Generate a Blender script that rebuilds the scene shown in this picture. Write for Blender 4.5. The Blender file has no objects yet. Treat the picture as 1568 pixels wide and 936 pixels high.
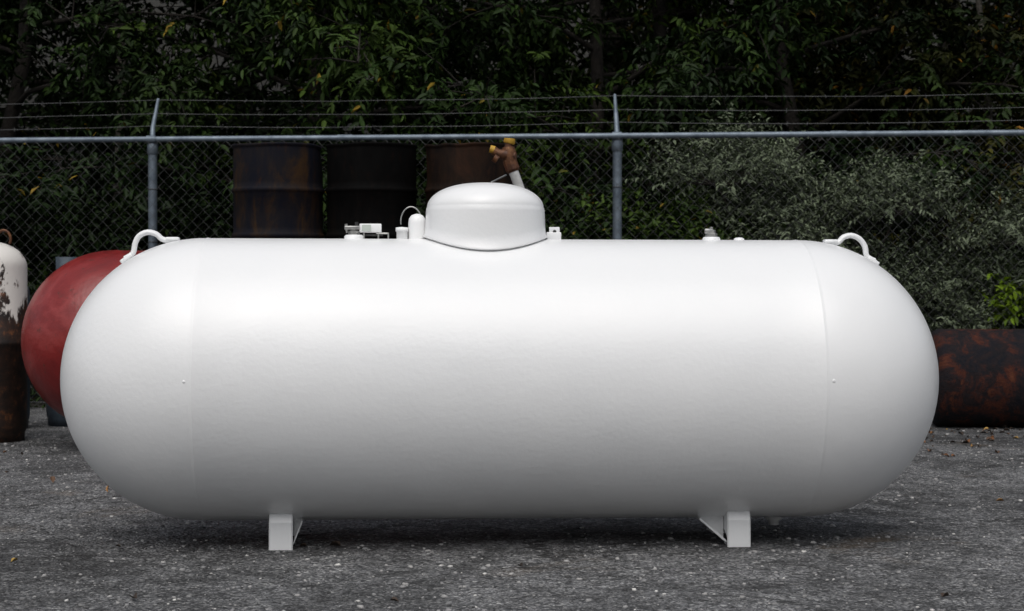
import bpy, math, random
import numpy as np
from mathutils import Vector, Matrix
R=math.radians
scene=bpy.context.scene
col=scene.collection

# ---------------------------------------------------------------- materials
def new_mat(name):
    m=bpy.data.materials.new(name); m.use_nodes=True
    nt=m.node_tree; b=nt.nodes['Principled BSDF']
    return m,nt,b
def N(nt,t,**kw):
    n=nt.nodes.new(t)
    for k,v in kw.items(): setattr(n,k,v)
    return n
def ramp(nt,stops,fac=None,interp='LINEAR'):
    n=nt.nodes.new('ShaderNodeValToRGB'); cr=n.color_ramp; cr.interpolation=interp
    while len(cr.elements)<len(stops): cr.elements.new(0.5)
    for e,(p,c) in zip(cr.elements,stops):
        e.position=p; e.color=(c,c,c,1) if not hasattr(c,'__len__') else (*c,1)
    if fac is not None: nt.links.new(fac,n.inputs['Fac'])
    return n
def mix(nt,a,b,fac,bt='MIX'):
    n=nt.nodes.new('ShaderNodeMix'); n.data_type='RGBA'; n.blend_type=bt
    for i,v in ((0,fac),(6,a),(7,b)):
        s=n.inputs[i]
        if hasattr(v,'is_linked'): nt.links.new(v,s)
        elif isinstance(v,(int,float)): s.default_value=v
        else: s.default_value=(*v,1) if len(v)==3 else v
    return n.outputs[2]
def noise(nt,scale,detail=4,rough=0.55,dist=0,vec=None):
    n=nt.nodes.new('ShaderNodeTexNoise'); n.inputs['Scale'].default_value=scale
    n.inputs['Detail'].default_value=detail; n.inputs['Roughness'].default_value=rough
    n.inputs['Distortion'].default_value=dist
    if vec is not None: nt.links.new(vec,n.inputs['Vector'])
    return n.outputs['Fac']
def objco(nt):
    return nt.nodes.new('ShaderNodeTexCoord').outputs['Object']
def bump(nt,b,h,strength=0.3,dist=0.01):
    n=nt.nodes.new('ShaderNodeBump'); n.inputs['Strength'].default_value=strength
    n.inputs['Distance'].default_value=dist
    nt.links.new(h,n.inputs['Height']); nt.links.new(n.outputs[0],b.inputs['Normal'])
def ramp_mat(name,stops,scale=4,detail=6,rough=0.6,metal=0,bs=0.3,bd=0.004,dist=0.0,nrough=0.6):
    m,nt,b=new_mat(name); v=objco(nt)
    f=noise(nt,scale,detail,nrough,dist,v)
    r=ramp(nt,stops,f); nt.links.new(r.outputs[0],b.inputs['Base Color'])
    b.inputs['Roughness'].default_value=rough; b.inputs['Metallic'].default_value=metal
    if bs: bump(nt,b,noise(nt,scale*6,3,0.6,0,v),bs,bd)
    return m

def white_paint():
    m,nt,b=new_mat('white_enamel'); v=objco(nt)
    f=noise(nt,1.6,3,0.6,0.3,v)
    r=ramp(nt,[(0.3,(0.795,0.805,0.81)),(0.7,(0.835,0.84,0.84))],f)
    g=noise(nt,22,4,0.75,0.0,v)
    gr=ramp(nt,[(0.66,0.0),(0.84,0.16)],g)
    c=mix(nt,r.outputs[0],(0.55,0.53,0.48),gr.outputs[0])
    nt.links.new(c,b.inputs['Base Color'])
    b.inputs['Roughness'].default_value=0.28
    h=N(nt,'ShaderNodeMath',operation='MULTIPLY_ADD'); nt.links.new(noise(nt,6,1,0.5,0,v),h.inputs[0]); h.inputs[1].default_value=3.0
    nt.links.new(noise(nt,60,2,0.55,0,v),h.inputs[2])
    bump(nt,b,h.outputs[0],0.18,0.004)
    return m
M_white=white_paint()

def leaf_mat(name,dark,mid,light,trans=0.0,accent=None,gain=1.0):
    m,nt,b=new_mat(name)
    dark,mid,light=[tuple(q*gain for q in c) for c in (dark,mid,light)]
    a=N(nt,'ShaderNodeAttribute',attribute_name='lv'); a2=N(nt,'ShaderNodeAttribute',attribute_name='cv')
    r=ramp(nt,[(0.0,dark),(0.5,mid),(1.0,light)],a2.outputs['Fac'])  # tone per clump; the light end paints in leaf glints
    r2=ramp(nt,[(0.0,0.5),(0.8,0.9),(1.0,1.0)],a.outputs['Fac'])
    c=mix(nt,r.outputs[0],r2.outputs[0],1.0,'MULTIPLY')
    if accent:
        ra=ramp(nt,[(0.985,0.0),(0.99,1.0)],a.outputs['Fac'])
        c=mix(nt,c,accent,ra.outputs[0])
    nt.links.new(c,b.inputs['Base Color'])
    b.inputs['Roughness'].default_value=0.55
    b.inputs['Specular IOR Level'].default_value=0.12
    if trans:
        t=nt.nodes.new('ShaderNodeBsdfTranslucent')
        c2=mix(nt,c,(1.0,1.0,0.35),1.0,'MULTIPLY')
        nt.links.new(c2,t.inputs['Color'])
        ms=nt.nodes.new('ShaderNodeMixShader'); ms.inputs[0].default_value=trans
        nt.links.new(b.outputs[0],ms.inputs[1]); nt.links.new(t.outputs[0],ms.inputs[2])
        nt.links.new(ms.outputs[0],nt.nodes['Material Output'].inputs['Surface'])
    return m
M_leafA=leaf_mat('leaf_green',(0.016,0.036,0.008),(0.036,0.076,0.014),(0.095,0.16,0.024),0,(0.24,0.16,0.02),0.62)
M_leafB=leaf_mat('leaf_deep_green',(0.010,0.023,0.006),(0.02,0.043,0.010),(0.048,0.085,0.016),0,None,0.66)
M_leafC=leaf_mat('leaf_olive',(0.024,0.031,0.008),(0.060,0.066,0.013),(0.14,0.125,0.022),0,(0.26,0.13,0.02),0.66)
M_leafG=leaf_mat('leaf_greygreen',(0.065,0.085,0.05),(0.13,0.16,0.10),(0.21,0.25,0.16))
M_leafY=leaf_mat('leaf_yellowgreen',(0.06,0.12,0.012),(0.15,0.25,0.018),(0.26,0.38,0.03),0.3)
M_bark=ramp_mat('bark',[(0.3,(0.008,0.006,0.005)),(0.7,(0.030,0.024,0.018))],9,4,0.9,0,0.8,0.02)
M_barkL=ramp_mat('bark_pale',[(0.3,(0.05,0.045,0.038)),(0.7,(0.16,0.145,0.12))],9,5,0.9,0,0.8,0.02)

# ---------------------------------------------------------------- mesh builder
class MB:
    def __init__(s): s.v=[]; s.f=[]; s.m=[]; s.sm=[]; s.mats=[]
    def mi(s,mat):
        if mat not in s.mats: s.mats.append(mat)
        return s.mats.index(mat)
    def add(s,vs,fs,mat,smooth=True,M=None):
        o=len(s.v); k=s.mi(mat)
        for p in vs:
            p=Vector(p); s.v.append(M@p if M else p)
        for f in fs: s.f.append([i+o for i in f]); s.m.append(k); s.sm.append(smooth)
    def tube(s,pts,rad,mat,n=8,caps=True,smooth=True,sy=1.0,up=None):
        pts=[Vector(p) for p in pts]
        if not hasattr(rad,'__len__'): rad=[rad]*len(pts)
        vs=[];fs=[]; prev=None
        for i,p in enumerate(pts):
            d=(pts[min(i+1,len(pts)-1)]-pts[max(i-1,0)]).normalized()
            if prev is None:
                a=Vector(up) if up else (Vector((0,0,1)) if abs(d.z)<0.9 else Vector((1,0,0)))
                u=d.cross(a).normalized()
            else:
                u=(prev-d*prev.dot(d)).normalized()
            prev=u; w=d.cross(u)
            for k in range(n):
                t=2*math.pi*k/n
                vs.append(p+u*math.cos(t)*rad[i]*sy+w*math.sin(t)*rad[i])
        for i in range(len(pts)-1):
            for k in range(n):
                fs.append([i*n+k,i*n+(k+1)%n,(i+1)*n+(k+1)%n,(i+1)*n+k])
        s.add(vs,fs,mat,smooth)
        if caps:
            s.add(vs[:n],[list(range(n))[::-1]],mat,False); s.add(vs[-n:],[list(range(n))],mat,False)
    def lathe(s,prof,mat,n=32,M=None,smooth=True):
        vs=[];fs=[]
        for r,z in prof:
            for k in range(n):
                t=2*math.pi*k/n; vs.append((r*math.cos(t),r*math.sin(t),z))
        for i in range(len(prof)-1):
            for k in range(n):
                fs.append([i*n+k,i*n+(k+1)%n,(i+1)*n+(k+1)%n,(i+1)*n+k])
        s.add(vs,fs,mat,smooth,M)
    def box(s,c,size,mat,M=None,bev=0.0):
        x,y,z=c; a,b,d=[q/2 for q in size]; e=min(bev,a*0.9,b*0.9,d*0.9)
        if e<=0:
            vs=[(x+i*a,y+j*b,z+k*d) for i in(-1,1) for j in(-1,1) for k in(-1,1)]
            fs=[[0,1,3,2],[4,6,7,5],[0,4,5,1],[2,3,7,6],[0,2,6,4],[1,5,7,3]]
            s.add(vs,fs,mat,False,M); return
        import bmesh
        bm=bmesh.new(); bmesh.ops.create_cube(bm,size=1)
        for v in bm.verts: v.co=Vector((v.co.x*2*a,v.co.y*2*b,v.co.z*2*d))
        bmesh.ops.bevel(bm,geom=bm.edges[:],offset=e,segments=2,affect='EDGES',profile=0.5)
        bm.verts.index_update()
        vs=[(v.co.x+x,v.co.y+y,v.co.z+z) for v in bm.verts]; fs=[[v.index for v in f.verts] for f in bm.faces]
        bm.free(); s.add(vs,fs,mat,True,M)
    def build(s,name,parent=None,loc=(0,0,0),rot=(0,0,0)):
        me=bpy.data.meshes.new(name); me.from_pydata([tuple(v) for v in s.v],[],s.f)
        for m in s.mats: me.materials.append(m)
        me.polygons.foreach_set('material_index',s.m); me.polygons.foreach_set('use_smooth',s.sm)
        me.update()
        import bmesh
        bm=bmesh.new(); bm.from_mesh(me); bmesh.ops.recalc_face_normals(bm,faces=bm.faces[:]); bm.to_mesh(me); bm.free()
        ob=bpy.data.objects.new(name,me); col.objects.link(ob)
        ob.location=loc; ob.rotation_euler=rot
        if parent: ob.parent=parent
        return ob
def empty(name,loc=(0,0,0),rot=(0,0,0)):
    e=bpy.data.objects.new(name,None); e.empty_display_size=0.2; col.objects.link(e); e.location=loc; e.rotation_euler=rot; return e
def ZtoX(): return Matrix.Rotation(R(90),4,'Y')

# ---------------------------------------------------------------- propane tank
Rt=0.476; ZC=0.552
tank=empty('propane_tank',(-0.026,0,0),(0,0,R(3.4)))
HL=1.014
prof=[]
nn=40
for i in range(nn+1):
    a=math.pi/2*i/nn
    prof.append((max(Rt*math.sin(a),1e-4),-HL-Rt*math.cos(a)))
for dz,dr in ((0.004,0.0),(0.008,0.0013),(0.013,0.0013),(0.018,0.0)): prof.append((Rt+dr,-HL+dz))
for i in range(1,12): prof.append((Rt,-HL+0.019+(2*HL-0.038)*i/12))
for dz,dr in ((0.018,0.0),(0.013,0.0013),(0.008,0.0013),(0.004,0.0)): prof.append((Rt+dr,HL-dz))
for i in range(nn+1):
    a=math.pi/2*(1-i/nn)
    prof.append((max(Rt*math.sin(a),1e-4),HL+Rt*math.cos(a)))
mb=MB(); mb.lathe(prof,M_white,160,Matrix.Translation((0,0,ZC))@ZtoX())
def stud(x,ang,r,h):
    d=Vector((0,-math.cos(ang),math.sin(ang)))
    c=Vector((x,0,ZC))+d*(Rt-0.002); mb.tube([c,c+d*(h+0.001),c+d*(h+0.002)],[r,r*0.85,r*0.4],M_white,14)
stud(-HL-0.012,R(2),0.006,0.001); stud(HL+0.012,R(2),0.007,0.001)
mb.build('shell',tank)

M_steel=ramp_mat('galvanised_fitting',[(0.3,(0.3,0.3,0.29)),(0.7,(0.6,0.6,0.58))],30,4,0.35,0.8,0.1,0.001)
M_dark=ramp_mat('dark_rubber_and_gap',[(0.3,(0.01,0.01,0.01)),(0.7,(0.03,0.03,0.03))],20,4,0.6,0,0.1,0.001)
M_glass,_nt,_b=new_mat('gauge_glass'); _b.inputs['Base Color'].default_value=(0.5,0.55,0.5,1); _b.inputs['Roughness'].default_value=0.1
def zs(y,r=Rt): return ZC+math.sqrt(max(r*r-y*y,0))
mb=MB()
X0=(742-784)/448+0.028
n=96; rb=0.206; ztop=ZC+Rt+0.192; zsh=ztop-0.088
rows=[]
def domerow(fn):
    rows.append([fn(2*math.pi*k/n) for k in range(n)])
def surf(t,r,off):
    return zs(r*math.sin(t))+off
domerow(lambda t:((rb-0.012)*math.cos(t),(rb-0.012)*math.sin(t),surf(t,rb,0.002)+0.006))
domerow(lambda t:((rb+0.005)*math.cos(t),(rb+0.005)*math.sin(t),surf(t,rb,0.002)+0.003))
domerow(lambda t:((rb+0.006)*math.cos(t),(rb+0.006)*math.sin(t),surf(t,rb,0.002)+0.008))
domerow(lambda t:((rb+0.001)*math.cos(t),(rb+0.001)*math.sin(t),surf(t,rb,0.002)+0.013))
for q in (0.3,0.6,0.9):
    domerow(lambda t,q=q:((rb-0.004*q)*math.cos(t),(rb-0.004*q)*math.sin(t),(surf(t,rb,0.002)+0.013)*(1-q)+(zsh)*q))
domerow(lambda t:((rb-0.0045)*math.cos(t),(rb-0.0045)*math.sin(t),zsh))
domerow(lambda t:((rb-0.007)*math.cos(t),(rb-0.007)*math.sin(t),zsh+0.004))
m_=22
for i in range(1,m_+1):
    a=math.pi/2*i/m_
    rr=max((rb-0.007)*math.cos(a)**0.82,1e-4); zz=zsh+0.004+(ztop-zsh-0.004)*math.sin(a)**1.05
    domerow(lambda t,rr=rr,zz=zz:(rr*math.cos(t),rr*math.sin(t),zz))
vs=[(p[0]+X0,p[1],p[2]) for r_ in rows for p in r_]
fs=[[i*n+k,i*n+(k+1)%n,(i+1)*n+(k+1)%n,(i+1)*n+k] for i in range(len(rows)-1) for k in range(n)]
mb.add(vs,fs,M_white)
vs=[];fs=[]
for j,(dz) in enumerate((-0.004,0.02)):
    for k in range(n):
        t=2*math.pi*k/n; r=rb-0.012; vs.append((X0+r*math.cos(t),r*math.sin(t),zs(r*math.sin(t))+dz))
fs=[[k,(k+1)%n,n+(k+1)%n,n+k] for k in range(n)]
mb.add(vs,fs,M_dark)  # dark band put in for the shade in the gap under the cover
mb.build('valve_cover',tank)
mb=MB()
def PX(px,s=448): return (px-784)/s+0.030
def PZ(py,s=448): return 0.88+(433-py)/s
mb.box((PX(846),0.0,PZ(362)),(0.05,0.03,0.028),M_white,bev=0.003)
mb.box((PX(847),-0.004,PZ(356)),(0.036,0.006,0.036),M_white,bev=0.002)
mb.tube([(PX(847),-0.014,PZ(355)),(PX(847),-0.005,PZ(355))],0.006,M_dark,10)
mb.lathe([(0.03,-0.02),(0.03,0.06),(0.028,0.075),(0.02,0.086),(0.008,0.091),(0.0005,0.092)],M_white,24,Matrix.Translation((PX(637),0.03,ZC+Rt-0.005)))
mb.lathe([(0.019,-0.02),(0.019,0.03),(0.022,0.03),(0.022,0.044),(0.0005,0.046)],M_white,20,Matrix.Translation((PX(614),0.02,ZC+Rt-0.005)))
pts=[(PX(628)+0.036*math.cos(a),0.05,PZ(340)+0.052*math.sin(a)) for a in [R(q) for q in range(10,200,15)]]
mb.tube(pts,0.0025,M_steel,6)
mb.build('cover_hinge',tank)
mb=MB(); zt=ZC+Rt
mb.lathe([(0.033,-0.012),(0.033,0.008),(0.028,0.013),(0.0005,0.013)],M_white,24,Matrix.Translation((PX(541),0,zt)))
mb.lathe([(0.02,0.01),(0.02,0.026),(0.014,0.028),(0.014,0.04)],M_steel,6,Matrix.Translation((PX(541),0,zt)),smooth=False)
mb.box((PX(538),0,zt+0.037),(0.05,0.035,0.012),M_steel,bev=0.002)
mb.tube([(PX(531),0,zt+0.02),(PX(529),0,zt+0.05)],0.005,M_steel,8)
mb.tube([(PX(545),-0.01,zt+0.03),(PX(545),-0.01,zt+0.056)],0.006,M_dark,8)
mb.box((PX(566),0.01,zt+0.036),(0.075,0.04,0.03),M_white,bev=0.003)
mb.box((PX(560),-0.012,zt+0.037),(0.03,0.008,0.02),M_glass)
mb.box((PX(566),0.0,zt+0.012),(0.085,0.006,0.006),M_dark)
for px in (556,578,593): mb.tube([(PX(px),-0.005,zt-0.005),(PX(px),-0.005,zt+0.02)],0.003,M_steel,6)
mb.tube([(PX(575),-0.005,zt+0.018),(PX(594),-0.005,zt+0.018)],0.003,M_steel,6)
mb.build('level_gauge',tank)
mb=MB()
mb.lathe([(0.031,-0.012),(0.031,0.004),(0.027,0.010),(0.0005,0.010)],M_white,24,Matrix.Translation((PX(1090),0,zt)))
mb.lathe([(0.021,0.008),(0.021,0.022),(0.015,0.024),(0.015,0.034),(0.006,0.036),(0.006,0.044),(0.0005,0.045)],M_steel,6,Matrix.Translation((PX(1090),0,zt)),smooth=False)
mb.box((PX(1084),-0.005,zt+0.03),(0.022,0.016,0.016),M_steel,bev=0.002)
mb.lathe([(0.02,-0.012),(0.018,0.004),(0.012,0.008),(0.0005,0.009)],M_white,20,Matrix.Translation((PX(1133),0,zt)))
mb.build('drain_plug_fitting',tank)
def smoothpath(p,k=4):
    out=[]; P=[Vector(q) for q in p]; P=[P[0]]+P+[P[-1]]
    for i in range(1,len(P)-2):
        for j in range(k):
            t=j/k; a,b,c,d=P[i-1:i+3]
            out.append(0.5*((2*b)+(c-a)*t+(2*a-5*b+4*c-d)*t*t+(3*b-a-3*c+d)*t**3))
    out.append(P[-2]); return out
for nm,pp in (('lifting_lug_left',[(196,398),(208,390),(211,376),(217,364),(230,358),(243,361),(251,368),(262,371),(273,371)]),
           ('lifting_lug_right',[(1345,398),(1333,391),(1330,376),(1321,364),(1308,359),(1296,362),(1289,369),(1281,371),(1270,370)])):
    mb=MB(); pts=smoothpath([(PX(a),0,PZ(b)) for a,b in pp],3)
    mb.tube(pts,0.0095,M_white,12,sy=1.5,up=(0,0,1))
    mb.box((PX(pp[-1][0])+(-0.012 if pp[-1][0]<700 else 0.012),0,ZC+Rt-0.003),(0.045,0.04,0.012),M_white,bev=0.004)
    e=Vector((PX(pp[0][0]),0,PZ(pp[0][1])))
    sgn=-1 if pp[0][0]<700 else 1
    mb.box((0,0,0),(0.045,0.04,0.014),M_white,Matrix.Translation(e+Vector((-sgn*0.006,0,0.0)))@Matrix.Rotation(sgn*R(36),4,'Y'),bev=0.004)
    mb.build(nm,tank)
def leg(nm,px,inb,gl):
    x=(px-784)/463+0.026; mb=MB(); w=0.078; th=0.007
    def surfz(y): return ZC-math.sqrt(Rt*Rt-y*y)
    for sg in (-1,1):
        y0=sg*0.205; y1=sg*0.19
        prof2=[(y0,0.0),(y0+sg*0.0,0.006),(y0-sg*0.004,0.09),(y1-sg*0.012,0.143)]
        vs=[];fs=[]
        for (yy,zz) in prof2:
            for xx,dy in ((-w/2,0),(-w/2+0.004,sg*0.004),(w/2-0.004,sg*0.004),(w/2,0),(w/2,-sg*th),(-w/2,-sg*th)):
                vs.append((x+xx,yy+dy,zz))
        k=6
        for i in range(len(prof2)-1):
            for j in range(k): fs.append([i*k+j,i*k+(j+1)%k,(i+1)*k+(j+1)%k,(i+1)*k+j])
        fs.append(list(range(k))); fs.append([3*k+j for j in range(k)])
        mb.add(vs,fs,M_white,False)
        mb.box((x,sg*0.155,0.0045),(w-0.01,0.078,0.008),M_white)
    for sx in (-1,1):
        xx=x+sx*(w/2-0.005); vs=[];fs=[]
        ys=[-0.195+0.39*i/16 for i in range(17)]
        for y in ys:
            zb=0.010+ (0.055*math.cos(y/0.2*math.pi/2)**0.5)
            ztp=surfz(y)+0.006
            for dx in (-0.003,0.003): vs.append((xx+dx,y,min(zb,ztp-0.01))); vs.append((xx+dx,y,ztp))
        for i in range(16):
            a=i*4;b=a+4
            fs+= [[a,a+1,b+1,b],[a+2,b+2,b+3,a+3],[a,b,b+2,a+2],[a+1,a+3,b+3,b+1]]
        mb.add(vs,fs,M_white,False)
    gx=x+inb*w/2
    for y in (-0.15,0.15):
        zt_=surfz(y)+0.008
        yy=y+0.028
        vs=[(gx,yy-0.003,0.01),(gx,yy-0.003,zt_),(gx+inb*gl,yy-0.003,zt_),(gx+inb*gl,yy-0.003,zt_-0.02),(gx,yy+0.003,0.01),(gx,yy+0.003,zt_),(gx+inb*gl,yy+0.003,zt_),(gx+inb*gl,yy+0.003,zt_-0.02)]
        mb.add(vs,[[0,1,2,3],[4,7,6,5],[0,3,7,4],[1,5,6,2],[2,6,7,3],[0,4,5,1]],M_white,False)
        vs=[(gx,y-0.03,0.012),(gx,y+0.03,0.012),(gx+inb*gl,y+0.03,zt_-0.02),(gx+inb*gl,y-0.03,zt_-0.02),
            (gx,y-0.03,0.020),(gx,y+0.03,0.020),(gx+inb*gl,y+0.03,zt_-0.012),(gx+inb*gl,y-0.03,zt_-0.012)]
        mb.add(vs,[[0,1,2,3],[4,7,6,5],[0,3,7,4],[1,5,6,2],[2,6,7,3],[0,4,5,1]],M_white,False)
    mb.build(nm,tank)
leg('leg_left',427,1,0.03); leg('leg_right',1130.5,-1,0.09)
mb=MB(); mb.lathe([(0.028,0.03),(0.028,-0.012),(0.018,-0.014),(0.018,-0.03),(0.0005,-0.03)],M_white,16,Matrix.Translation(((1187-784)/448+0.034,0,ZC-Rt)))
mb.build('bottom_drain',tank)

# ---------------------------------------------------------------- red tank
def red_paint():
    m,nt,b=new_mat('faded_red_paint'); v=objco(nt)
    r=ramp(nt,[(0.35,(0.12,0.008,0.008)),(0.5,(0.19,0.013,0.012)),(0.56,(0.24,0.028,0.026)),(0.7,(0.17,0.013,0.012))],noise(nt,2.6,5,0.6,0.9,v))
    s=ramp(nt,[(0.60,0.0),(0.66,0.9)],noise(nt,9,6,0.75,0,v))
    c=mix(nt,r.outputs[0],(0.06,0.02,0.012),s.outputs[0])
    nt.links.new(c,b.inputs['Base Color']); b.inputs['Roughness'].default_value=0.33
    bump(nt,b,noise(nt,14,5,0.6,0,v),0.45,0.010); return m
M_red=red_paint()
rt=empty('propane_tank',(-2.10,3.27,0),(0,0,R(28)))
L=1.9; prof=[]
for i in range(25):
    a=math.pi/2*i/24; prof.append((max(Rt*math.sin(a),1e-4),-Rt*math.cos(a)))
prof+= [(Rt+0.002,0.008),(Rt+0.002,0.014),(Rt,0.018),(Rt,L/2),(Rt,L)]
for i in range(1,25):
    a=math.pi/2*(1-i/24); prof.append((max(Rt*math.sin(a),1e-4),L+Rt*math.cos(a)))
mb=MB(); mb.lathe(prof,M_red,96,Matrix.Translation((0,0,0.57))@ZtoX()); mb.build('shell',rt)
mb=MB()
for x in (0.25,1.6):
    for y in (-0.2,0.2): mb.box((x,y,0.075),(0.08,0.02,0.15),M_red,bev=0.003)
    mb.box((x,0,0.10),(0.07,0.38,0.05),M_red,bev=0.003)
mb.build('legs',rt)
mb=MB(); mb.lathe([(0.10,-0.02),(0.10,0.012),(0.03,0.014),(0.03,0.03),(0.0005,0.031)],M_red,32,Matrix.Translation((1.1,0,0.57+Rt-0.01))); mb.build('valve_flange',rt)

# ---------------------------------------------------------------- rusty white gas cylinder
def rustwhite():
    m,nt,b=new_mat('white_paint_rusting'); v=objco(nt)
    mp=N(nt,'ShaderNodeMapping'); mp.inputs['Scale'].default_value=(1,1,0.55); nt.links.new(v,mp.inputs[0])
    sx=N(nt,'ShaderNodeSeparateXYZ'); nt.links.new(v,sx.inputs[0])
    ad=N(nt,'ShaderNodeMath',operation='MULTIPLY_ADD'); nt.links.new(noise(nt,7,7,0.7,0.4,mp.outputs[0]),ad.inputs[0]); ad.inputs[1].default_value=-1.2
    nt.links.new(sx.outputs['Z'],ad.inputs[2])
    rr=ramp(nt,[(0.12,1.0),(0.17,0.0)],ad.outputs[0])
    sp=ramp(nt,[(0.565,0.0),(0.59,1.0)],noise(nt,8,6,0.68,0.3,mp.outputs[0]))
    mx=N(nt,'ShaderNodeMath',operation='MAXIMUM'); nt.links.new(rr.outputs[0],mx.inputs[0]); nt.links.new(sp.outputs[0],mx.inputs[1])
    rust=ramp(nt,[(0.38,(0.006,0.004,0.003)),(0.55,(0.03,0.013,0.007)),(0.72,(0.20,0.07,0.018))],noise(nt,14,6,0.75,0,v))
    c=mix(nt,(0.66,0.64,0.60),rust.outputs[0],mx.outputs[0])
    nt.links.new(c,b.inputs['Base Color']); b.inputs['Roughness'].default_value=0.6
    bump(nt,b,noise(nt,40,5,0.6,0,v),0.3,0.004); return m
M_rw=rustwhite()
M_rust=ramp_mat('rust',[(0.3,(0.02,0.010,0.007)),(0.5,(0.075,0.03,0.014)),(0.7,(0.19,0.075,0.025))],10,6,0.85,0,0.5,0.004)
M_bluecyl=ramp_mat('grey_blue_paint',[(0.35,(0.02,0.028,0.04)),(0.6,(0.04,0.06,0.08)),(0.72,(0.06,0.03,0.018))],7,6,0.6,0,0.3,0.003)
M_brass=ramp_mat('corroded_brass',[(0.35,(0.05,0.018,0.008)),(0.6,(0.14,0.055,0.02)),(0.75,(0.24,0.12,0.04))],35,5,0.5,0.3,0.4,0.003)
def gascyl(r,h,mat,loc,hoop=True):
    mb=MB()
    p=[(0.0005,0.03),(r*0.88,0.03),(r*0.9,0.0),(r*0.92,0.0),(r*0.93,0.045),(r*0.97,0.06),(r,0.09),(r,h*0.48),(r+0.003,h*0.485),(r+0.003,h*0.50),(r,h*0.505),(r,h-r*0.75)]
    for i in range(1,13):
        a=math.pi/2*i/12; p.append((max(r*math.cos(a),0.0005),h-r*0.75+r*0.75*math.sin(a)))
    mb.lathe(p,mat,40)
    mb.lathe([(0.035,h-0.02),(0.035,h+0.02),(0.022,h+0.022),(0.022,h+0.05),(0.0005,h+0.05)],M_rust,14)
    if hoop:
        pts=[(0.075+0.038*math.cos(a),-0.03,h+0.012+0.05*math.sin(a)) for a in [R(q) for q in range(-30,215,15)]]
        mb.tube(pts,0.008,M_brass,8)
    else:
        mb.lathe([(r*0.55,h-0.05),(r*0.56,h+0.09),(r*0.53,h+0.09),(r*0.52,h-0.05)],mat,24)
    return mb.build('gas_cylinder',None,loc,(0,0,0.4 if not hoop else 0))
gascyl(0.19,1.10,M_rw,(-2.875,3.7,0))
gascyl(0.15,0.92,M_bluecyl,(-3.04,4.5,0),False)
gascyl(0.13,0.94,M_bluecyl,(-2.72,4.75,0),False)

# ---------------------------------------------------------------- drums
def drum_mat(name,a,b_,c,s,stc,spec):
    m,nt,b=new_mat(name); v=objco(nt)
    mp=N(nt,'ShaderNodeMapping'); mp.inputs['Scale'].default_value=(1.3,1.3,0.5); mp.inputs['Location'].default_value=(s,s,0); nt.links.new(v,mp.inputs[0])
    f=noise(nt,4.5,6,0.68,0.4,mp.outputs[0])
    r=ramp(nt,[(0.40,a),(0.52,b_),(0.66,c)],f)
    st=ramp(nt,[(0.55,0.0),(0.7,0.7)],noise(nt,22,5,0.7,0,mp.outputs[0]))
    cc=mix(nt,r.outputs[0],stc,st.outputs[0])
    nt.links.new(cc,b.inputs['Base Color']); b.inputs['Roughness'].default_value=0.75; b.inputs['Specular IOR Level'].default_value=spec
    bump(nt,b,noise(nt,30,5,0.6,0,v),0.3,0.004); return m
DM=[drum_mat('drum_blue_rust',(0.003,0.004,0.009),(0.008,0.007,0.009),(0.036,0.018,0.006),0,(0.026,0.011,0.005),0.15),
    drum_mat('drum_black',(0.002,0.002,0.002),(0.003,0.003,0.003),(0.005,0.004,0.0035),3,(0.007,0.004,0.003),0.05),
    drum_mat('drum_rust',(0.005,0.003,0.0025),(0.013,0.007,0.004),(0.028,0.012,0.006),7,(0.024,0.010,0.005),0.12)]
def drum(x,y,z,mat,rz=0,sc=1):
    r=0.278; h=0.865
    p=[(0.0005,0.02),(r-0.012,0.02),(r-0.006,0.0),(r+0.008,0.0),(r+0.008,0.012),(r,0.02)]
    for zc in (0.30,0.58):
        p+=[(r,zc-0.02),(r+0.006,zc-0.012),(r+0.012,zc),(r+0.006,zc+0.012),(r,zc+0.02)]
        p+=[(r-0.001,zc+0.05),(r,zc+0.08)]
    p+=[(r,h-0.03),(r,h-0.02),(r+0.009,h-0.012),(r+0.009,h),(r-0.004,h),(r-0.010,h-0.02),(0.0005,h-0.018)]
    mb=MB(); mb.lathe(p,mat,48)
    rng=np.random.default_rng(int(abs(x*100)+z*10))
    for _ in range(5):
        a=rng.uniform(0,6.28); zc=rng.choice([rng.uniform(0.1,0.8),0.86]); dp=rng.uniform(0.008,0.02); wd=rng.uniform(0.05,0.12)
        c=Vector((r*math.cos(a),r*math.sin(a),zc))
        for i,v in enumerate(mb.v):
            q=(v-c).length/wd
            if q<2.5: mb.v[i]=v-Vector((math.cos(a),math.sin(a),0.5 if zc>0.85 else 0))*dp*math.exp(-q*q)
    mb.lathe([(0.035,h-0.02),(0.035,h-0.008),(0.0005,h-0.007)],M_rust,14,Matrix.Translation((0.17,0,0)))
    mb.build('oil_drum',None,(x,y,z),(0,0,rz))
DX=[(-1.45,0),(-0.875,1),(-0.27,2)]
for i,(x,k) in enumerate(DX):
    drum(x,4.96,0,DM[(k+1)%3],i); drum(x+0.01*(i-1),4.96-0.01*i,0.867,DM[k],i*2.1+0.5)

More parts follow.
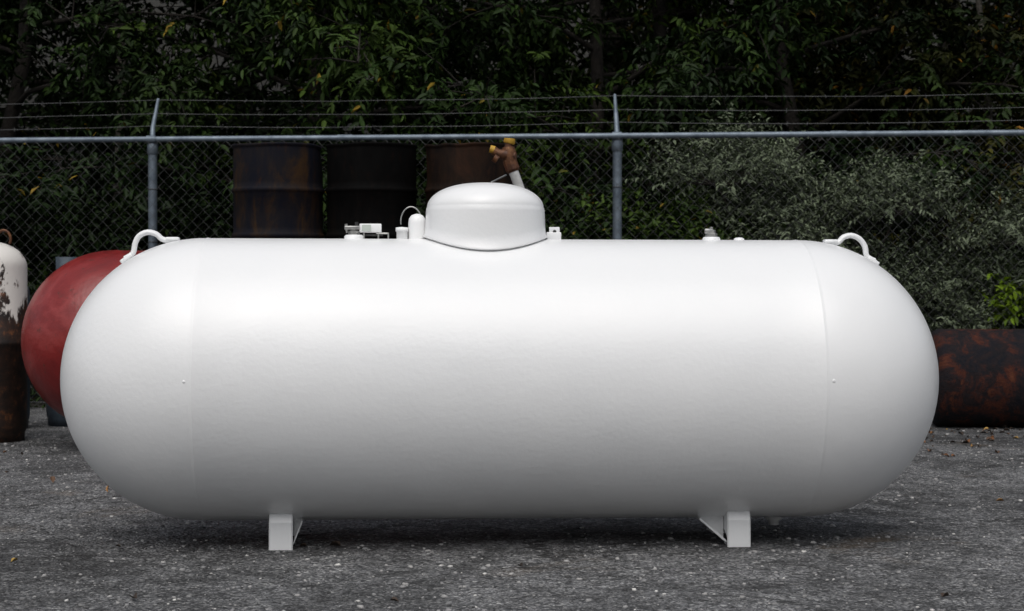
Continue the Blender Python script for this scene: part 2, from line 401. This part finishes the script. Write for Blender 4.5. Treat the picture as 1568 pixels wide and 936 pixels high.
# ---------------------------------------------------------------- rusty horizontal tank at right
M_rt,nt,b=new_mat('old_tank_rust'); v=objco(nt)
r1=ramp(nt,[(0.42,(0.006,0.007,0.011)),(0.51,(0.016,0.011,0.012)),(0.58,(0.055,0.015,0.009)),(0.70,(0.11,0.038,0.018))],noise(nt,4.2,8,0.8,0.8,v))
r2=ramp(nt,[(0.54,0.0),(0.58,0.85)],noise(nt,6,8,0.75,0.4,v))
cc=mix(nt,r1.outputs[0],(0.008,0.008,0.010),r2.outputs[0]); nt.links.new(cc,b.inputs['Base Color']); b.inputs['Roughness'].default_value=0.85
b.inputs['Specular IOR Level'].default_value=0.2
bump(nt,b,noise(nt,14,8,0.75,0,v),0.9,0.018)
mb=MB(); r=0.30
p=[(0.0005,-0.06),(0.12,-0.055),(0.22,-0.035),(0.28,-0.01),(r,0.02),(r,0.75),(r+0.004,0.755),(r+0.004,0.775),(r,0.78),(r,2.6),(0.28,2.63),(0.2,2.66),(0.0005,2.67)]
mb.lathe(p,M_rt,64,Matrix.Translation((0,0,r))@ZtoX())
mb.tube([(1.5,0,2*r-0.01),(1.5,0,2*r+0.05)],0.03,M_rt,12)
mb.build('rusty_storage_tank',None,(2.60,4.80,0.0),(0,0,R(-4)))

# ---------------------------------------------------------------- gas riser with valve behind
M_yel=ramp_mat('yellow_cap',[(0.3,(0.32,0.17,0.012)),(0.7,(0.50,0.30,0.03))],30,5,0.6,0,0.2,0.002)
M_pipe=ramp_mat('pale_pipe',[(0.35,(0.25,0.25,0.24)),(0.6,(0.5,0.5,0.49))],12,5,0.5,0,0.2,0.002)
mb=MB(); s_=358.
def Q(px,py,dy=0): return ((px-784)/s_,1.5+dy,0.88+(433-py)/s_)
base=(0.50,1.5,0.0)
b0=Vector(Q(780,247)); b1=Vector(base)
mb.tube([b1,b1.lerp(b0,0.5),b0],0.021,M_pipe,16)
mb.box((0.50,1.5,0.012),(0.2,0.2,0.024),M_rust,bev=0.004)
mb.tube([Q(752,279,0.05),Q(775,268,0.02)],0.004,M_steel,6)
mid=b1.lerp(b0,0.6); mb.tube([(-0.15,1.75,0.0),mid],0.012,M_rust,8); mb.tube([(0.1,1.15,0.0),mid],0.012,M_rust,8)
d=(b0-b1).normalized()
mb.tube([b0-d*0.05,b0-d*0.04,b0-d*0.0,b0+d*0.015],[0.024,0.03,0.03,0.026],M_brass,8,smooth=False)
mb.tube([Vector(Q(782,252)),Vector(Q(779,238)),Vector(Q(778,226))],[0.026,0.034,0.026],M_brass,12)
mb.tube([Q(788,240,-0.01),Q(774,238,-0.01),Q(762,236,-0.01),Q(756,232,-0.01)],[0.018,0.024,0.02,0.02],M_brass,10)
mb.tube([Q(762,246,-0.02),Q(756,242,-0.02)],[0.018,0.018],M_brass,8)
mb.tube([Q(757,231,-0.01),Q(750,229,-0.01)],0.017,M_yel,10)
mb.tube([Q(778,227),Q(779,221)],0.018,M_brass,10)
mb.tube([Q(779,221),Q(779.5,219),Q(780,213)],[0.022,0.026,0.024],M_yel,14)
mb.build('gas_riser_valve')

# ---------------------------------------------------------------- fence
def galv(name,c0,c1,mt=0.5):
    return ramp_mat(name,[(0.3,c0),(0.7,c1)],12,4,0.5,mt,0.15,0.002)
M_galv=galv('galvanised_steel',(0.09,0.115,0.145),(0.20,0.24,0.28))
M_wire=galv('galvanised_wire',(0.05,0.053,0.056),(0.12,0.12,0.12),0.3)
FY=5.44
mb=MB()
x0,x1=-9.0,9.8; zr=1.83; SP=3.09; posts=[0.685+SP*k for k in range(-3,4)]
mb.tube([(x0+(x1-x0)*i/20,0,zr) for i in range(21)],0.0195,M_galv,12)
for px in [x0+1.5+3.2*k for k in range(0,6)]:
    mb.tube([(px-0.05,0,zr),(px+0.05,0,zr)],0.0225,M_galv,12)
random.seed(5)
for px in posts:
    mb.tube([(px,0.03,0),(px,0.03,zr-0.03)],0.03,M_galv,16)
    mb.tube([(px,0.03,zr-0.10),(px,0.03,zr-0.095),(px,0.03,zr-0.05),(px,0.03,zr-0.01),(px,0.03,zr+0.01)],[0.031,0.036,0.037,0.034,0.02],M_galv,16)
    mb.tube([(px-0.03,0,zr),(px+0.03,0,zr)],0.026,M_galv,12)
    mb.tube([(px,0.03,zr),(px-0.006,0.055,zr+0.08),(px-0.024,0.24,zr+0.29)],[0.02,0.017,0.011],M_galv,8)
    for q in (0.35,0.75,1.15,1.5):
        mb.tube([(px+0.033*math.cos(a),0.03+0.035*math.sin(a),q) for a in [R(t) for t in range(0,361,30)]],0.0025,M_wire,4)
for (yy,zz) in ((0.24,0.285),(0.155,0.185),(0.075,0.095)):
    for a,b in zip([x0]+posts,posts+[x1]):
        pts=[]
        for i in range(9):
            t=i/8; pts.append((a+(b-a)*t,0.0+yy,zr+zz-0.022*4*t*(1-t)*random.uniform(0.7,1.0)))
        mb.tube(pts,0.0022,M_wire,4,caps=False)
        k=int(abs(b-a)/0.125)
        for j in range(k):
            t=(j+0.5)/k; i=int(t*8); f_=t*8-i; p=Vector(pts[i]).lerp(Vector(pts[i+1]),f_)
            for s in range(2):
                d=Vector((random.uniform(-.5,.5),random.uniform(-1,1),random.uniform(-1,1))).normalized()*0.016
                mb.tube([p-d,p+d],0.0014,M_wire,3,caps=False)
hp=0.038; y_=-0.022
nz=int((zr-0.03)/hp); nxs=int((x1-x0)/(2*hp))
for c_ in range(nxs):
    xa=x0+c_*2*hp
    pts=[]
    for j in range(nz+1):
        s=1 if j%2 else 0
        pts.append((xa+s*hp*1.0+(0.0015*math.sin(c_*3.1+j)),y_+(0.002 if s else -0.002),0.03+j*hp))
    mb.tube(pts,0.0016,M_wire,3,caps=False)
    pts=[(xa+2*hp-(p[0]-xa),y_-(p[1]-y_),p[2]) for p in pts]
    mb.tube(pts,0.0016,M_wire,3,caps=False)
mb.tube([(x0+(x1-x0)*i/30,y_,0.08) for i in range(31)],0.002,M_wire,4)
fence=mb.build('chain_link_fence',None,(0,FY,0),(0,R(-0.1),R(-5.4)))

# ---------------------------------------------------------------- terrain
def hill(x,y):
    t=max(0,y-9.0); h=0.30*t*(1-math.exp(-t/3)) if t>0 else 0
    return min(h,14)+ (0.05*math.sin(x*1.3+y)*min(t,1))
M_soil=ramp_mat('forest_soil',[(0.35,(0.006,0.0055,0.004)),(0.6,(0.016,0.014,0.008)),(0.75,(0.020,0.024,0.009))],6,6,0.95,0,0.8,0.03)
xs=[-400,-150,-60]+[ -30+2*i for i in range(31)]+[60,150,400]
ysg=[-400,-100,-30,-10,0,4,6,7,8]+[9+i for i in range(0,40,1)]+[60,100,200,400]
vs=[(x,y,hill(x,y)-0.012) for y in ysg for x in xs]; nx=len(xs)
fs=[[j*nx+i,j*nx+i+1,(j+1)*nx+i+1,(j+1)*nx+i] for j in range(len(ysg)-1) for i in range(nx-1)]
mb=MB(); mb.add(vs,fs,M_soil); mb.build('ground')

def asphalt():
    m,nt,b=new_mat('weathered_asphalt'); v=objco(nt)
    nw=N(nt,'ShaderNodeTexNoise'); nw.inputs['Scale'].default_value=30; nw.inputs['Detail'].default_value=2; nt.links.new(v,nw.inputs['Vector'])
    ws=N(nt,'ShaderNodeVectorMath',operation='SCALE'); nt.links.new(nw.outputs['Color'],ws.inputs[0]); ws.inputs['Scale'].default_value=0.02
    wv=N(nt,'ShaderNodeVectorMath',operation='ADD'); nt.links.new(v,wv.inputs[0]); nt.links.new(ws.outputs[0],wv.inputs[1]); w_=wv.outputs[0]
    def cells(scale):
        vo=N(nt,'ShaderNodeTexVoronoi',feature='F1'); vo.inputs['Scale'].default_value=scale; nt.links.new(w_,vo.inputs['Vector'])
        sc=N(nt,'ShaderNodeSeparateColor'); nt.links.new(vo.outputs['Color'],sc.inputs[0]); return vo,sc
    vo,sc=cells(85); vf,sf=cells(165); vb,sbg=cells(34)
    c0=ramp(nt,[(0.0,(0.06,0.061,0.064)),(0.4,(0.19,0.193,0.20)),(0.8,(0.34,0.343,0.35)),(0.95,(0.56,0.56,0.55)),(1.0,(0.75,0.75,0.73))],sc.outputs[0])
    c1=ramp(nt,[(0.0,(0.07,0.07,0.073)),(0.5,(0.22,0.223,0.23)),(1.0,(0.56,0.56,0.56))],sf.outputs[1])
    sel=ramp(nt,[(0.45,0.0),(0.55,1.0)],noise(nt,16,4,0.6,0,v))
    c=mix(nt,c0.outputs[0],c1.outputs[0],sel.outputs[0])
    bd=ramp(nt,[(0.0,1.0),(0.45,1.0),(0.75,0.35)],vo.outputs['Distance'])
    c=mix(nt,c,bd.outputs[0],0.8,'MULTIPLY')
    cm=ramp(nt,[(0.0,0.45),(0.5,0.85),(1.0,1.0)],sbg.outputs[1])
    c=mix(nt,c,cm.outputs[0],0.7,'MULTIPLY')
    pr=ramp(nt,[(0.37,0.34),(0.46,0.72),(0.54,1.0)],noise(nt,0.9,7,0.75,0.3,v))
    c=mix(nt,c,pr.outputs[0],1.0,'MULTIPLY')
    pr2=ramp(nt,[(0.38,0.5),(0.55,1.0)],noise(nt,5,6,0.75,0.2,v))
    c=mix(nt,c,pr2.outputs[0],1.0,'MULTIPLY')
    sr=ramp(nt,[(0.60,0.0),(0.74,0.45)],noise(nt,1.3,5,0.65,0.8,v))
    c=mix(nt,c,(0.17,0.115,0.06),sr.outputs[0])
    mpv=N(nt,'ShaderNodeVectorMath',operation='ADD'); nt.links.new(v,mpv.inputs[0])
    nz=N(nt,'ShaderNodeTexNoise'); nz.inputs['Scale'].default_value=3.5; nz.inputs['Detail'].default_value=6; nz.inputs['Roughness'].default_value=0.65; nt.links.new(v,nz.inputs['Vector'])
    sb=N(nt,'ShaderNodeVectorMath',operation='SCALE'); nt.links.new(nz.outputs['Color'],sb.inputs[0]); sb.inputs['Scale'].default_value=0.5
    nt.links.new(sb.outputs[0],mpv.inputs[1])
    vc=N(nt,'ShaderNodeTexVoronoi',feature='DISTANCE_TO_EDGE'); vc.inputs['Scale'].default_value=0.7; nt.links.new(mpv.outputs[0],vc.inputs['Vector'])
    cr=ramp(nt,[(0.0,0.9),(0.008,0.6),(0.014,0.0)],vc.outputs['Distance'])
    cn=ramp(nt,[(0.46,0.0),(0.56,1.0)],noise(nt,1.7,3,0.6,0,v))
    cf=N(nt,'ShaderNodeMath',operation='MULTIPLY'); nt.links.new(cr.outputs[0],cf.inputs[0]); nt.links.new(cn.outputs[0],cf.inputs[1])
    c=mix(nt,c,(0.02,0.02,0.02),cf.outputs[0])
    nt.links.new(c,b.inputs['Base Color']); b.inputs['Roughness'].default_value=0.8
    b.inputs['Specular IOR Level'].default_value=0.35
    h1=N(nt,'ShaderNodeMath',operation='MULTIPLY_ADD'); nt.links.new(vo.outputs['Distance'],h1.inputs[0]); h1.inputs[1].default_value=-0.8
    nt.links.new(noise(nt,25,4,0.7,0,v),h1.inputs[2])
    bump(nt,b,h1.outputs[0],1.0,0.02)
    return m
M_asph=asphalt()
random.seed(2); mb=MB()
edge=[(x,6.1+0.25*math.sin(x*1.1)+random.uniform(-0.08,0.08)) for x in np.arange(-25,25.1,0.3)]
vs=[];
for x,y in edge: vs+=[(x,-25,0.0),(x,5.0,0.0),(x,y,0.0)]
fs=[]
for i in range(len(edge)-1):
    a=i*3; fs+=[[a,a+3,a+4,a+1],[a+1,a+4,a+5,a+2]]
mb.add(vs,fs,M_asph,False); mb.build('asphalt_yard')

# ---------------------------------------------------------------- quad soup helper
def soup(name,V,F,mi,lv,cv,mats,loc=(0,0,0),rot=(0,0,0),data=None):
    if data is None:
        me=bpy.data.meshes.new(name)
        me.vertices.add(len(V)); me.vertices.foreach_set('co',V.astype(np.float32).ravel())
        nf=len(F); me.loops.add(nf*4); me.loops.foreach_set('vertex_index',F.astype(np.int32).ravel())
        me.polygons.add(nf); me.polygons.foreach_set('loop_start',np.arange(0,nf*4,4,dtype=np.int32))
        for m in mats: me.materials.append(m)
        me.polygons.foreach_set('material_index',mi.astype(np.int32))
        a=me.attributes.new('lv','FLOAT','POINT'); a.data.foreach_set('value',lv.astype(np.float32))
        a=me.attributes.new('cv','FLOAT','POINT'); a.data.foreach_set('value',cv.astype(np.float32))
        me.update(calc_edges=True); me.validate()
    else: me=data
    ob=bpy.data.objects.new(name,me); col.objects.link(ob); ob.location=loc; ob.rotation_euler=rot
    return ob
def nrm(a): return a/np.maximum(np.linalg.norm(a,axis=-1,keepdims=True),1e-9)
def leaves(P,D,Nn,L,W,rng,fold=0.12):
    n=len(P); D=nrm(D); Nn=Nn-D*np.sum(Nn*D,1,keepdims=True); Nn=nrm(Nn); S=np.cross(D,Nn)
    L=L[:,None]; W=W[:,None]
    up=Nn*(W*fold*2)
    v=np.stack([P, P+D*L*0.28+S*W*0.45+up, P+D*L*0.65+S*W*0.40+up-Nn*L*0.04, P+D*L-Nn*L*0.12, P+D*L*0.65-S*W*0.40+up-Nn*L*0.04, P+D*L*0.28-S*W*0.45+up],1).reshape(-1,3)
    b=(np.arange(n)*6)[:,None]
    F=np.concatenate([b+np.array([[0,3,2,1]]),b+np.array([[0,5,4,3]])],0)
    return v,F
def twig_leaves(S0,D0,Ln,cv,nl,leafL,leafW,rng,droop=0.35,rnd=0.35):
    nt_=len(S0); D0=nrm(D0)
    t=(np.arange(nl)+0.5)/nl; t=np.broadcast_to(t,(nt_,nl))+rng.uniform(-.02,.02,(nt_,nl))
    P=S0[:,None,:]+D0[:,None,:]*(Ln[:,None]*t)[...,None]
    P[...,2]-=droop*Ln[:,None]*t**2
    side=np.where(np.arange(nl)%2==0,1,-1)[None,:,None]
    up=np.array([0,0,1.0]); sd=nrm(np.cross(D0,up)+1e-4)[:,None,:]*side
    LD=sd*0.75+D0[:,None,:]*0.55+np.array([0,0,-0.45])+rng.normal(0,rnd,(nt_,nl,3))
    NN=up+rng.normal(0,0.45,(nt_,nl,3))+D0[:,None,:]*0.2
    n=nt_*nl
    Lf=leafL*rng.uniform(0.6,1.15,n); Wf=Lf*leafW*rng.uniform(0.8,1.2,n)
    v,F=leaves(P.reshape(-1,3),LD.reshape(-1,3),NN.reshape(-1,3),Lf,Wf,rng)
    lv=np.repeat(rng.uniform(0,1,n),6); c=np.repeat(np.clip(np.repeat(cv,nl)+rng.normal(0,0.06,n),0,1),6)
    return v,F,lv,c
def combine(mb,v,F,lv,c):
    V0=np.array([tuple(q) for q in mb.v]); F0=np.array([f for f in mb.f if len(f)==4]); o=len(V0)
    V=np.concatenate([V0,v]); FF=np.concatenate([F0,F+o])
    mi=np.concatenate([np.zeros(len(F0)),np.ones(len(F))])
    return V,FF,mi,np.concatenate([np.zeros(o),lv]),np.concatenate([np.zeros(o),c])
def tree(seed,H,cr,zmin,ntw,leafL,leafW,mleaf,mbark,tr=0.085,nl=18):
    rng=np.random.default_rng(seed); random.seed(seed); mb=MB()
    tp=[]; x=y=0
    for i in range(9):
        tp.append(Vector((x,y,H*0.95*i/8-0.1))); x+=rng.normal(0,0.10); y+=rng.normal(0,0.10)
    mb.tube(tp,[tr*(1-0.85*i/8)*(1.35 if i==0 else 1) for i in range(9)],mbark,9,caps=False)
    pts=[];dirs=[];cl=[]
    nlimb=26
    for l in range(nlimb):
        z=zmin+(H*0.93-zmin)*(l/nlimb)**1.25; i=min(int((z+0.1)/(H*0.95)*8),7); base=tp[i].lerp(tp[i+1],((z+0.1)/(H*0.95)*8)-i)
        az=l*2.4+rng.normal(0,0.4); q=(z-zmin)/(H-zmin)
        ln=cr*(0.65+0.55*math.sin(math.pi*min(q*0.8+0.25,1)))*rng.uniform(0.75,1.15)*(1-0.45*q)
        d=Vector((math.cos(az),math.sin(az),rng.uniform(0.15,0.5)))
        P=[base]; p=base.copy(); k=7
        for j in range(k):
            d=(d+Vector((rng.normal(0,.12),rng.normal(0,.12),-0.09+rng.normal(0,.06)))).normalized(); p=p+d*ln/k; P.append(p.copy())
            if j>=1:
                cvv=rng.uniform(0.0,1.0)**1.6
                for s in range(3):
                    sd=(d+Vector(rng.normal(0,0.75,3))).normalized(); sl=rng.uniform(0.25,0.55)*(1 if ln>1 else .7)
                    e=p+sd*sl
                    mb.tube([p,p.lerp(e,0.5)+Vector((0,0,0.02)),e],[0.007,0.005,0.003],mbark,4,caps=False)
                    for u in (0.3,0.6,0.95):
                        pts.append(p.lerp(e,u)); dirs.append(sd); cl.append(cvv)
        mb.tube(P,[tr*0.33*(1-0.88*j/k)*(1-0.5*q) for j in range(k+1)],mbark,6,caps=False)
    pts=np.array([tuple(p) for p in pts]); dirs=np.array([tuple(p) for p in dirs]); cl=np.array(cl)
    idx=rng.integers(0,len(pts),ntw)
    S0=pts[idx]+rng.normal(0,0.07,(ntw,3)); D0=dirs[idx]*0.5+rng.normal(0,0.6,(ntw,3))+np.array([0,0,-0.1])
    D0[:,2]*=0.6
    v,F,lv,c=twig_leaves(S0,D0,rng.uniform(0.25,0.6,ntw),np.clip(cl[idx]+rng.normal(0,.1,ntw),0,1),nl,leafL,leafW,rng)
    return combine(mb,v,F,lv,c)
def shrub(seed,rx,ry,h,ntw,leafL,leafW,mbark,nl=16,zlo=0.05,twl=(0.15,0.35)):
    rng=np.random.default_rng(seed); mb=MB(); S=[];D=[];C=[]
    lumps=[(rng.uniform(-0.75,.75)*rx,rng.uniform(-.7,.7)*ry,h*rng.uniform(0.3,0.85),rng.uniform(0.2,0.42)*min(rx,h),rng.uniform(0.1,0.9)) for _ in range(16)]
    for (x,y,z,r,cv) in lumps:
        b=Vector((x*0.15,y*0.15,-0.03)); e=Vector((x,y,z)); m=b.lerp(e,0.5)+Vector((0,0,0.1*h))
        mb.tube([b,m,e],[0.02,0.012,0.005],mbark,5,caps=False)
        k=ntw//16
        d=nrm(rng.normal(0,1,(k,3))); d[:,2]=np.abs(d[:,2])*0.8+d[:,2]*0.2
        rr=r*rng.uniform(0.25,1.05,(k,1))**0.6
        p=np.array([x,y,z])+d*rr*np.array([1.15,1.15,0.95]); p[:,2]=np.maximum(p[:,2],zlo)
        S.append(p); D.append(d+rng.normal(0,.4,(k,3))+np.array([0,0,.3])); C.append(np.clip(np.full(k,cv)+rng.normal(0,.15,k),0,1))
        for q in range(0,k,9): mb.tube([e,Vector(p[q])],[0.004,0.002],mbark,4,caps=False)
    S=np.concatenate(S);D=np.concatenate(D);C=np.concatenate(C)
    v,F,lv,c=twig_leaves(S,D,rng.uniform(*twl,len(S)),C,nl,leafL,leafW,rng,0.1,0.4)
    return combine(mb,v,F,lv,c)

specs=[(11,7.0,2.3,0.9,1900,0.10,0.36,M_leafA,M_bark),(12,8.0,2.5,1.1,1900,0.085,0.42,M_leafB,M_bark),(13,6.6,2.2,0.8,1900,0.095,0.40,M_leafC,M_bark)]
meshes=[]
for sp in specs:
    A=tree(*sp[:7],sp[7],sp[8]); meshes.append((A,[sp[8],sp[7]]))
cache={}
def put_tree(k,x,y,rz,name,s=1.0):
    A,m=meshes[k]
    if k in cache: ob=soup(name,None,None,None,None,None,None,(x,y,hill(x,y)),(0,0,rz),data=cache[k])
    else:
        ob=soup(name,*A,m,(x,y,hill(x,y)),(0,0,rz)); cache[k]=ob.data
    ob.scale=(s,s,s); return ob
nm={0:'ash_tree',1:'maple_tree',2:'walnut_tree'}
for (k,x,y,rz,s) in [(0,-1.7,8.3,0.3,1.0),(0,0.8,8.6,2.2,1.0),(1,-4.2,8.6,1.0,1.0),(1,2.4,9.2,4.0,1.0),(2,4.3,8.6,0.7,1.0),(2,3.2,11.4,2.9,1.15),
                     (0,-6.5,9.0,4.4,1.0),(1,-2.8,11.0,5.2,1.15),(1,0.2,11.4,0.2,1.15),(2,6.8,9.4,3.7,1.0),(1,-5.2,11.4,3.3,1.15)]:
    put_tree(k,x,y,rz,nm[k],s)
def bare(x,y,h,r,mat,seed):
    rng=np.random.default_rng(seed); mb=MB(); P=[];a=b=0
    for i in range(10):
        P.append((a,b,h*i/9-0.05)); a+=rng.normal(0,.04); b+=rng.normal(0,.04)
    mb.tube(P,[r*(1-0.6*i/9) for i in range(10)],mat,10)
    for l in range(9):
        i=int(rng.integers(3,9)); p=Vector(P[i]); az=rng.uniform(0,6.28); e=p+Vector((math.cos(az),math.sin(az),0.7))*rng.uniform(.5,1.2)
        mb.tube([p,p.lerp(e,.5)+Vector((0,0,.05)),e],[r*.3,r*.2,r*.07],mat,5)
    mb.build('bare_tree_trunk',None,(x,y,hill(x,y)))
bare(-3.35,8.8,7.5,0.045,M_barkL,1); bare(1.2,9.0,7.5,0.075,M_bark,2); bare(3.9,8.8,7,0.035,M_barkL,3)

def put_shrub(name,seed,x,y,rx,ry,h,ntw,ll,lw,ml,**kw):
    A=shrub(seed,rx,ry,h,ntw,ll,lw,M_bark,**kw); soup(name,*A,[M_bark,ml],(x,y,hill(x,y)))
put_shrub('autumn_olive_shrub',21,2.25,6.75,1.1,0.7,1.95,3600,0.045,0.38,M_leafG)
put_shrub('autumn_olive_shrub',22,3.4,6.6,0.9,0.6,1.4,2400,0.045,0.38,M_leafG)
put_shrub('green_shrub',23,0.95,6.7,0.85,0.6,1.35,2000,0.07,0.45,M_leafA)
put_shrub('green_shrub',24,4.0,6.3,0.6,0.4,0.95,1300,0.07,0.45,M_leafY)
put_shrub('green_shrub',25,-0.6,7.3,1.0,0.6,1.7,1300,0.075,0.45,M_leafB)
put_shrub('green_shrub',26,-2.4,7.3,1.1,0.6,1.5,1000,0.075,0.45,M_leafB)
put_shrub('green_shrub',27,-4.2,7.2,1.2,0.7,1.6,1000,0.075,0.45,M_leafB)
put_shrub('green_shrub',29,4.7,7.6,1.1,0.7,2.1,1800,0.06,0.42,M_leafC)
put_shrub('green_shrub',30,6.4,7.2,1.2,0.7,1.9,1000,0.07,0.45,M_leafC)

rng=np.random.default_rng(77)
nc=400
cx=rng.uniform(-17,17,nc); cy=rng.uniform(13.5,17.5,nc); cz=rng.uniform(0,10,nc)
cen=np.stack([cx,cy,cz+0.30*np.maximum(cy-9,0)*0.8-0.5],1); k=12
S0=np.repeat(cen,k,0)+rng.normal(0,0.55,(nc*k,3)); D0=rng.normal(0,1,(nc*k,3)); D0[:,2]*=.4
v,F,lv,c=twig_leaves(S0,D0,rng.uniform(.4,.9,nc*k),np.repeat(rng.uniform(0,.7,nc),k),9,0.22,0.55,rng)
mb=MB()
for i in range(26):
    x=rng.uniform(-16,16); y=rng.uniform(13.5,18); z=hill(x,y); mb.tube([(x,y,z-.1),(x+rng.normal(0,.2),y,z+5),(x+rng.normal(0,.4),y,z+10)],[.15,.11,.05],M_bark,8,caps=False)
dt=soup('added_treeline',*combine(mb,v,F,lv,c),[M_bark,M_leafB])
# unseen tree line added behind the camera to darken the tank's lower half
o=bpy.data.objects.new('added_treeline',dt.data); col.objects.link(o); o.location=(0,-7,-1.8); o.rotation_euler=(0,0,R(180)); o.scale=(1.5,1,1)

n=1100; P=np.stack([rng.uniform(-8,8,n),5.85+rng.uniform(-.25,.9,n),np.full(n,-0.01)],1); P[:,1]-=P[:,0]*0.09
D0=np.stack([rng.normal(0,.3,n),rng.normal(0,.3,n),np.ones(n)],1)
v,F,lv,c=twig_leaves(P,D0,rng.uniform(.08,.35,n),rng.uniform(0,.9,n),8,0.05,0.3,rng,0.0,0.4)
soup('weeds',v,F,np.zeros(len(F)),lv,c,[M_leafA])

rng=np.random.default_rng(5)
M_stone,nt,b=new_mat('loose_stone')
a=N(nt,'ShaderNodeAttribute',attribute_name='lv'); rr=ramp(nt,[(0,(0.04,0.04,0.04)),(0.6,(0.22,0.22,0.22)),(0.95,(0.38,0.37,0.36)),(1.0,(0.66,0.65,0.62))],a.outputs['Fac'])
nt.links.new(rr.outputs[0],b.inputs['Base Color']); b.inputs['Roughness'].default_value=0.85
n=26000; base=np.array([(-1,-1,-.6),(1,-1,-.6),(1,1,-.6),(-1,1,-.6),(-.6,-.6,.8),(.6,-.6,.8),(.6,.6,.8),(-.6,.6,.8)],float)
P=np.stack([rng.uniform(-5,5,n),-3.2+8.5*rng.uniform(0,1,n)**1.3,np.zeros(n)],1)
sz=0.0025+0.0060*rng.uniform(0,1,n)**5
ang=rng.uniform(0,6.28,n); ca,sa=np.cos(ang),np.sin(ang)
B=base[None]*(1+rng.normal(0,.25,(n,8,3)))
B=B*sz[:,None,None]*np.array([1.2,0.9,0.6])
X=B[...,0]*ca[:,None]-B[...,1]*sa[:,None]; Y=B[...,0]*sa[:,None]+B[...,1]*ca[:,None]
V=np.stack([X,Y,B[...,2]],-1)+P[:,None,:]+np.array([0,0,0.0015])
fb=np.array([[3,2,1,0],[4,5,6,7],[0,1,5,4],[1,2,6,5],[2,3,7,6],[3,0,4,7]])
F=((np.arange(n)*8)[:,None,None]+fb[None]).reshape(-1,4)
lv=np.repeat(rng.uniform(0,1,n),8)
soup('gravel',V.reshape(-1,3),F,np.zeros(len(F)),lv,lv,[M_stone])
M_fl,nt,b=new_mat('dead_leaf')
a=N(nt,'ShaderNodeAttribute',attribute_name='lv'); rr=ramp(nt,[(0,(0.02,0.014,0.01)),(0.5,(0.06,0.035,0.02)),(0.8,(0.22,0.09,0.03)),(1.0,(0.4,0.26,0.06))],a.outputs['Fac'])
nt.links.new(rr.outputs[0],b.inputs['Base Color']); b.inputs['Roughness'].default_value=0.7
n=280; P=np.stack([rng.uniform(-4,4,n),rng.uniform(-1.6,5.5,n),np.full(n,0.006)],1)
P[45:,0]=rng.uniform(1.9,4.2,n-45); P[45:,1]=2.6+2.0*rng.uniform(0,1,n-45)**0.6
P[150:190,0]=rng.uniform(-4,-1.5,40); P[150:190,1]=rng.uniform(2.4,5,40)
hand=[(-2.05,0.6),(-1.68,-0.72),(1.20,-1.12),(2.2,0.9),(2.25,0.85),(2.05,1.0),(-1.55,-0.5),(-1.72,-0.66)]
for i,(x,y) in enumerate(hand): P[i,:2]=(x,y)
D0=np.concatenate([rng.normal(0,1,(n,2)),rng.uniform(0,.25,(n,1))],1)
sL=rng.uniform(.015,.045,n)
v,F=leaves(P,D0,np.array([0,0,1.])+rng.normal(0,.25,(n,3)),sL,sL*rng.uniform(.4,.7,n),rng,0.25)
lv=rng.uniform(0,1,n)**1.2; lv[0]=.85; lv[1]=.95; lv[2]=.3; lv[3:6]=.1; lv[6]=1.0; lv[7]=.85
soup('fallen_leaves',v,F,np.zeros(len(F)),np.repeat(lv,6),np.repeat(lv,6),[M_fl])

# ---------------------------------------------------------------- light
w=bpy.data.worlds.new("World"); scene.world=w; w.use_nodes=True; nt=w.node_tree
bg=nt.nodes['Background']; sky=nt.nodes.new('ShaderNodeTexSky'); sky.sky_type='NISHITA'; sky.sun_disc=False
EL=R(58); AZ=R(190)
sky.sun_elevation=EL; sky.sun_rotation=AZ; sky.air_density=1.0; sky.dust_density=4.0
hs=nt.nodes.new('ShaderNodeHueSaturation'); hs.inputs['Saturation'].default_value=0.38
nt.links.new(sky.outputs[0],hs.inputs['Color']); nt.links.new(hs.outputs[0],bg.inputs['Color']); bg.inputs['Strength'].default_value=0.12
sd=bpy.data.lights.new('overcast_sun','SUN'); sd.energy=1.3; sd.angle=R(60); sd.color=(1,0.98,0.95)
so=bpy.data.objects.new('overcast_sun',sd); col.objects.link(so)
dv=Vector((math.sin(AZ)*math.cos(EL),math.cos(AZ)*math.cos(EL),math.sin(EL)))
so.rotation_euler=dv.to_track_quat('Z','Y').to_euler()

# ---------------------------------------------------------------- camera
cd=bpy.data.cameras.new('camera'); cam=bpy.data.objects.new('camera',cd); col.objects.link(cam)
cd.sensor_width=36; cd.lens=61.7; cd.clip_end=2000; cd.clip_start=0.05
cam.location=(0,-6,0.88); cam.rotation_euler=(R(90-0.75),R(-0.12),0)
cd.dof.use_dof=True; cd.dof.focus_distance=5.75; cd.dof.aperture_fstop=9
scene.camera=cam
scene.view_settings.view_transform='Standard'; scene.view_settings.look='None'; scene.view_settings.exposure=0; scene.view_settings.gamma=1
